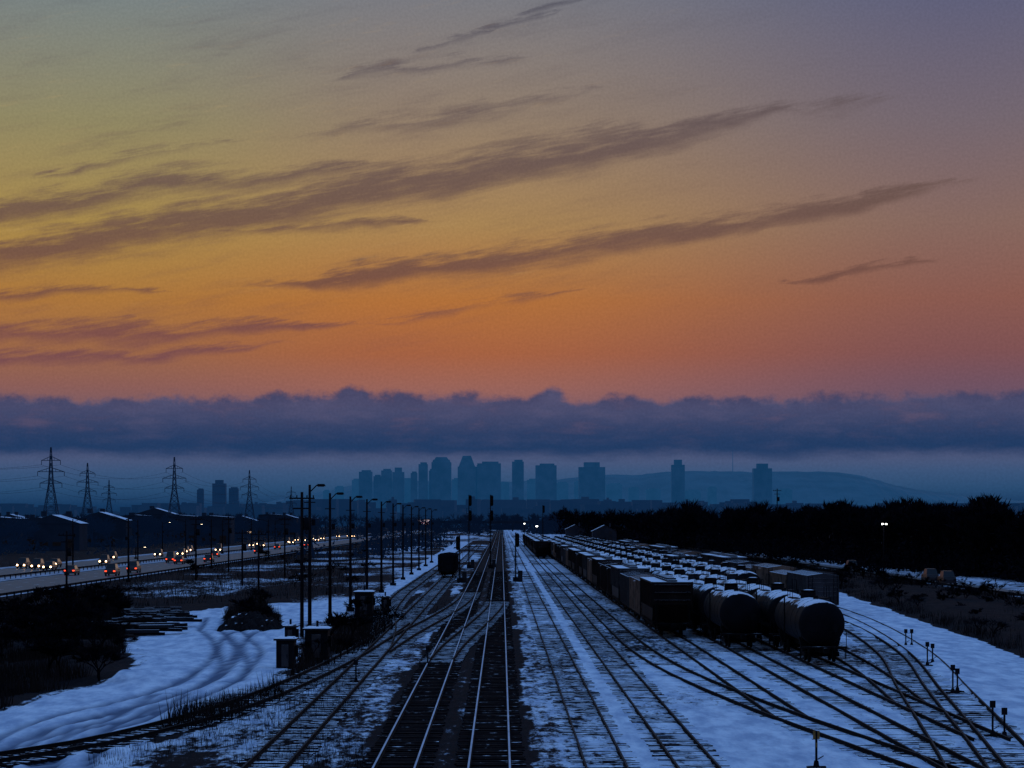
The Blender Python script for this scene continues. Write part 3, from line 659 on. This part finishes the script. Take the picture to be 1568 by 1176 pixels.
def house(w_,d_,h_):
    A=Acc(); A.box((0,0,h_/2),(w_,d_,h_),'wall2'); r=h_+w_*0.25
    A.face([(-w_/2-.4,-d_/2-.4,h_-.1),(0,-d_/2-.4,r),(0,d_/2+.4,r),(-w_/2-.4,d_/2+.4,h_-.1)],'wall2'); A.face([(0,-d_/2-.4,r),(w_/2+.4,-d_/2-.4,h_-.1),(w_/2+.4,d_/2+.4,h_-.1),(0,d_/2+.4,r)],'wall2')
    A.face([(-w_/2,-d_/2-.01,h_),(w_/2,-d_/2-.01,h_),(0,-d_/2-.01,r-.1)],'wall2')
    for x_ in (-w_/4,w_/4):
        for z_ in (1.6,4.2): 
            if z_<h_-0.6: A.box((x_,-d_/2-0.04,z_),(1.2,0.08,1.3),'glass')
    A.box((0,-d_/2-0.04,1.05),(1.0,0.1,2.1),'dark'); A.box((w_/4,0,r),(0.7,0.7,1.6),'wall2'); return A
for i,(px,d,w_,h_) in enumerate([(880,1150,9,5.2),(925,980,10,5)]):
    house(w_,11,h_).obj('house',(bx(px,d),d,0))
A=Acc(); A.box((-10,2100,7.6),(190,9,1.4),'wall'); 
for x_ in (-50,-30,-14,10,26,44): A.box((x_,2100,3.4),(1.4,7,6.9),'wall')
A.box((-10,2095.3,8.9),(190,0.3,1.2),'wall'); A.obj('rail_overpass_bridge')
# ---------------------------------------------------------------- vegetation
def rot_about(v,ax,a): return Matrix.Rotation(a,3,ax)@v
def gen_tree(seed,depth=5,tw=5):
    r=random.Random(seed); tris=[]
    def seg(p,q,r0,r1):
        d=(q-p).normalized(); a=d.orthogonal().normalized(); e=d.cross(a)
        for v in (a,e): 
            tris.append((p-v*r0,p+v*r0,q+v*r1)); tris.append((p-v*r0,q+v*r1,q-v*r1))
    def grow(p,d,l,rad,k):
        q=p+d*l; seg(p,q,rad,rad*0.68)
        if k==0:
            for _ in range(tw):
                dd=(d+Vector((r.uniform(-1,1),r.uniform(-1,1),r.uniform(-.4,1)))*0.8).normalized(); o=p+(q-p)*r.uniform(0.2,1); e=o+dd*l*r.uniform(0.6,1.4)
                s=dd.orthogonal().normalized()*0.009; tris.append((o-s,o+s,e))
            return
        nb_=3 if k>1 else r.choice([3,4])
        for i in range(nb_):
            ang=r.uniform(0.25,0.6) if k==depth else r.uniform(0.25,0.85)
            ax=rot_about(d.orthogonal().normalized(),d,r.uniform(0,6.28)); dd=rot_about(d,ax,ang); dd=(dd+Vector((0,0,0.18))).normalized()
            grow(p+(q-p)*r.uniform(0.6,1.0),dd,l*r.uniform(0.62,0.86),rad*0.62,k-1)
    grow(Vector((0,0,0)),Vector((r.uniform(-.08,.08),r.uniform(-.08,.08),1)).normalized(),0.27,0.018,depth)
    a=np.array([[tuple(v) for v in t_] for t_ in tris]); a/=a[:,:,2].max(); return a
tv=[gen_tree(s,5,3) for s in range(5)]; tvl=[gen_tree(20+s,4,6) for s in range(4)]; tvs=[gen_tree(40+s,3,4) for s in range(4)]
def place(a,x,y,h,wf=1.0):
    t_=random.uniform(0,6.28); c,s=math.cos(t_),math.sin(t_); o=a.copy(); X_=o[:,:,0]*c-o[:,:,1]*s; Y_=o[:,:,0]*s+o[:,:,1]*c
    o[:,:,0]=X_*h*wf+x; o[:,:,1]=Y_*h*wf+y; o[:,:,2]*=h; return o
def clump(cx,cy,cz,rx,ry,rz_,n,sz):
    p=rng.normal(0,0.45,(n,3))*np.array([rx,ry,rz_])+np.array([cx,cy,cz]); p[:,2]=np.abs(p[:,2])
    o=rng.normal(0,1,(n,3,3))*sz; return p[:,None,:]+o
def xmin(d): return max(36,79-(d-330)*0.055)
out=[]; und=[]; random.seed(3)
for i in range(300):
    b_=0.024+0.217*(i+random.random())/300; off=abs(random.gauss(0,18)); d=75/b_
    for _ in range(20): d=(xmin(d)+off)/b_
    x_=b_*d; px=VX+F*b_
    tgt=772+6*math.sin(px*0.021)+4*math.sin(px*0.057+1)-10*math.exp(-((px-1020)/25)**2)-9*math.exp(-((px-1280)/40)**2)-11*math.exp(-((px-1490)/28)**2)+(6 if px<960 else 0)-5*max(0,(px-1150)/400)
    h_=H+(HY-tgt)*d/F+random.uniform(-3.6,0.8)*(d/500)**0.5
    out.append(place(random.choice(tv if d<600 else tvl),x_,d,h_,1.0))
    und.append(clump(x_,d,h_*0.12,5.5,5,h_*0.40,170,0.30 if d<700 else 0.5))
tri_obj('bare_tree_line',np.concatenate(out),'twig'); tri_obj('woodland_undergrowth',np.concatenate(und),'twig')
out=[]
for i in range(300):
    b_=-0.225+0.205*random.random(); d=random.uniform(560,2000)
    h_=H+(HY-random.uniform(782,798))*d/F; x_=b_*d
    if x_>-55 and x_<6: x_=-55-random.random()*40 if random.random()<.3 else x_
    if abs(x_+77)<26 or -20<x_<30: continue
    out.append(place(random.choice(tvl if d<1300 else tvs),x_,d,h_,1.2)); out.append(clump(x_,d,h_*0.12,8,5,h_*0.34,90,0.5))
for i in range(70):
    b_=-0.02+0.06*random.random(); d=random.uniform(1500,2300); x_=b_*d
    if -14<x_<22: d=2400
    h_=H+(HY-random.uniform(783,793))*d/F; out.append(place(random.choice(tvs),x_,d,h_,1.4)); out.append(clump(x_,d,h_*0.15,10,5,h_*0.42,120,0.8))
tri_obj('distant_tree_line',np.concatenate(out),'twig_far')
def blades(polys,n,hmin,hmax,wd,name,k='grass'):
    res=[]
    for pl,nn in zip(polys,n):
        P_=np.array(pl); lo=P_.min(0); hi2=P_.max(0)
        x=rng.uniform(lo[0],hi2[0],nn*4); y=rng.uniform(lo[1],hi2[1],nn*4); m=inpoly(x,y,pl)&(fbm(x*0.35,y*0.2,3,4)>0.46)&~((x>-99)&(x<-58)); x=x[m][:nn]; y=y[m][:nn]
        if len(x)==0: continue
        h=rng.uniform(hmin,hmax,len(x))*(0.4+fbm(x*0.25,y*0.15,2,6)); a=rng.uniform(0,6.28,len(x)); c,s=np.cos(a)*wd,np.sin(a)*wd; l=rng.normal(0,0.25,(len(x),2))*h[:,None]
        z0=np.full(len(x),-0.35)
        t_=np.stack([np.stack([x-c,y-s,z0],-1),np.stack([x+c,y+s,z0],-1),np.stack([x+l[:,0],y+l[:,1],h],-1)],1); res.append(t_)
    tri_obj(name,np.concatenate(res),k)
edgep=[(26,60),(31,115),(34.8,153),(39.5,229),(44.5,318),(50,600),(58.5,600),(58.5,60)]
blades([darks[0],darks[2],darks[3],darks[5],darks[1],edgep],[30000,800,3000,16000,2500,60000],0.4,1.3,0.04,'dry_brush_grass')
lefts=[gp(*p) for p in [(60,1176),(200,1110),(420,1045),(560,990),(560,1176)]]
blades([lefts,[gp(*p) for p in [(440,1000),(600,930),(680,900),(700,930),(560,1010)]]],[5500,2500],0.15,0.6,0.02,'sparse_weeds')
out=[]
for q_,n_ in ((darks[0],80),(darks[5],90),(darks[3],10),(darks[1],8),(edgep,150)):
    P_=np.array(q_); lo=P_.min(0); hi2=P_.max(0); k_=0
    while k_<n_:
        x_=random.uniform(lo[0],hi2[0]); y_=random.uniform(lo[1],hi2[1])
        if -99<x_<-57: k_+=1
        elif inpoly(np.array([x_]),np.array([y_]),q_)[0]: out.append(place(random.choice(tvl),x_,y_,random.uniform(1.2,2.8),1.7)); k_+=1
tri_obj('bare_shrubs',np.concatenate(out),'twig')
# ---------------------------------------------------------------- far city
D=8000.0
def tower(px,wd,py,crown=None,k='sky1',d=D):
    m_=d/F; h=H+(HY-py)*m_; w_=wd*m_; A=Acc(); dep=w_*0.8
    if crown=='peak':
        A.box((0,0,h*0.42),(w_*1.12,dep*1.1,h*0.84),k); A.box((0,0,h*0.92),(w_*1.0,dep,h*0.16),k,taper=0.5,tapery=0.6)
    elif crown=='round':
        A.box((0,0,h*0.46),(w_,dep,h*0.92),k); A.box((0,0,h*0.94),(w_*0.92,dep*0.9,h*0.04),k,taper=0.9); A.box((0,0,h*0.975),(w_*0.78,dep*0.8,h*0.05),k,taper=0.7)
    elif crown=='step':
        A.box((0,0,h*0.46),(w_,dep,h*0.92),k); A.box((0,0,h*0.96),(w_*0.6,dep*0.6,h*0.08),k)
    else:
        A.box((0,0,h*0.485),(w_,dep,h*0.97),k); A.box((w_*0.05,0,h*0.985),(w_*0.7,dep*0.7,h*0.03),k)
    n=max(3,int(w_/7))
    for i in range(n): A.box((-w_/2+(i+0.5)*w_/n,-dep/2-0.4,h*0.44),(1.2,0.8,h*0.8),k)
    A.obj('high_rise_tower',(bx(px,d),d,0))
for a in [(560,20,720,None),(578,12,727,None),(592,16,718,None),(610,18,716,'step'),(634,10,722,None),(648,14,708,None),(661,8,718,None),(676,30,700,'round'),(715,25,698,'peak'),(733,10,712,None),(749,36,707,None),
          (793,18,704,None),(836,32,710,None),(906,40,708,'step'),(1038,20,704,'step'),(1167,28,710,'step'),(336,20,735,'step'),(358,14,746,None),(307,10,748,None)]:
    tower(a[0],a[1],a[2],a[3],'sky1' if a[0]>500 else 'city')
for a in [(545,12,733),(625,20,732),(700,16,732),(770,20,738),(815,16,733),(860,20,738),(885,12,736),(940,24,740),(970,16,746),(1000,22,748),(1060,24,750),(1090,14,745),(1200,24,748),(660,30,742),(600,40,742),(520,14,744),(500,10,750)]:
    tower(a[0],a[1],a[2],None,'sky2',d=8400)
A=Acc(); hA=H+(HY-690)*9600/F; A.cyl((0,0,100),(0,0,hA),2.5,0.8,n=5,k='sky2'); A.box((0,0,190),(12,12,6),'sky2'); A.obj('broadcast_antenna_mast',(bx(1122,9600),9600,0))
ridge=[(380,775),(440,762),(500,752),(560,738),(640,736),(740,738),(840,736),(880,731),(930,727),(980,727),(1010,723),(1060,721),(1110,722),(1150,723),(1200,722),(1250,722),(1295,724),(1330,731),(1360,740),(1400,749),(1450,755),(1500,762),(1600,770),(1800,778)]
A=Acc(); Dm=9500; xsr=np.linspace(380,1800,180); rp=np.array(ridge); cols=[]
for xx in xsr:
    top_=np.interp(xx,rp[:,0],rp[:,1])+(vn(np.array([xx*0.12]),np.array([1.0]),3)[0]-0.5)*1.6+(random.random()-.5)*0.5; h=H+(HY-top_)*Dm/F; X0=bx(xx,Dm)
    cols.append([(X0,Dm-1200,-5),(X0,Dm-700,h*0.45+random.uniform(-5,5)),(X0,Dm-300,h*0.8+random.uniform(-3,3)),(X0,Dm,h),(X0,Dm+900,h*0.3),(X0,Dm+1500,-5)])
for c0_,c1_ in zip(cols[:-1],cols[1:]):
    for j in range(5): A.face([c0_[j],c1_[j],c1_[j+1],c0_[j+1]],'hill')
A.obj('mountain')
A=Acc(); random.seed(11)
for i in range(420):
    px=random.uniform(-80,1650); d=random.uniform(3200,6000)
    topy=random.uniform(770,790) if px<430 or px>1150 else random.uniform(764,788)
    h=H+(HY-topy)*d/F; w_=random.uniform(8,40)*d/F; A.box((bx(px,d),d,h/2),(w_,30,h),'city',rot=random.uniform(-.2,.2))
    if random.random()<0.3: A.box((bx(px,d),d,h+2),(w_*0.3,10,5),'city')
A.obj('distant_city_blocks')
# ---------------------------------------------------------------- sun (very weak and low, added for a faint warm glint on rails and cars) and camera
sd=bpy.data.lights.new('added_sun','SUN'); sd.energy=0.04; sd.angle=math.radians(12); sd.color=(1.0,0.72,0.5)
so=bpy.data.objects.new('added_sun',sd); scene.collection.objects.link(so); so.rotation_euler=(math.radians(-84),0,math.radians(-12)); so.location=(0,0,60)
cd=bpy.data.cameras.new('camera'); cd.sensor_width=36; cd.lens=36*F/1568.0; cd.shift_x=(784-VX)/1568.0; cd.shift_y=(HY-588)/1568.0
cd.clip_start=1; cd.clip_end=40000
co=bpy.data.objects.new('camera',cd); scene.collection.objects.link(co); co.location=(0,0,H); co.rotation_euler=(math.radians(90),0,0); scene.camera=co
print('objects',len(bpy.data.objects))
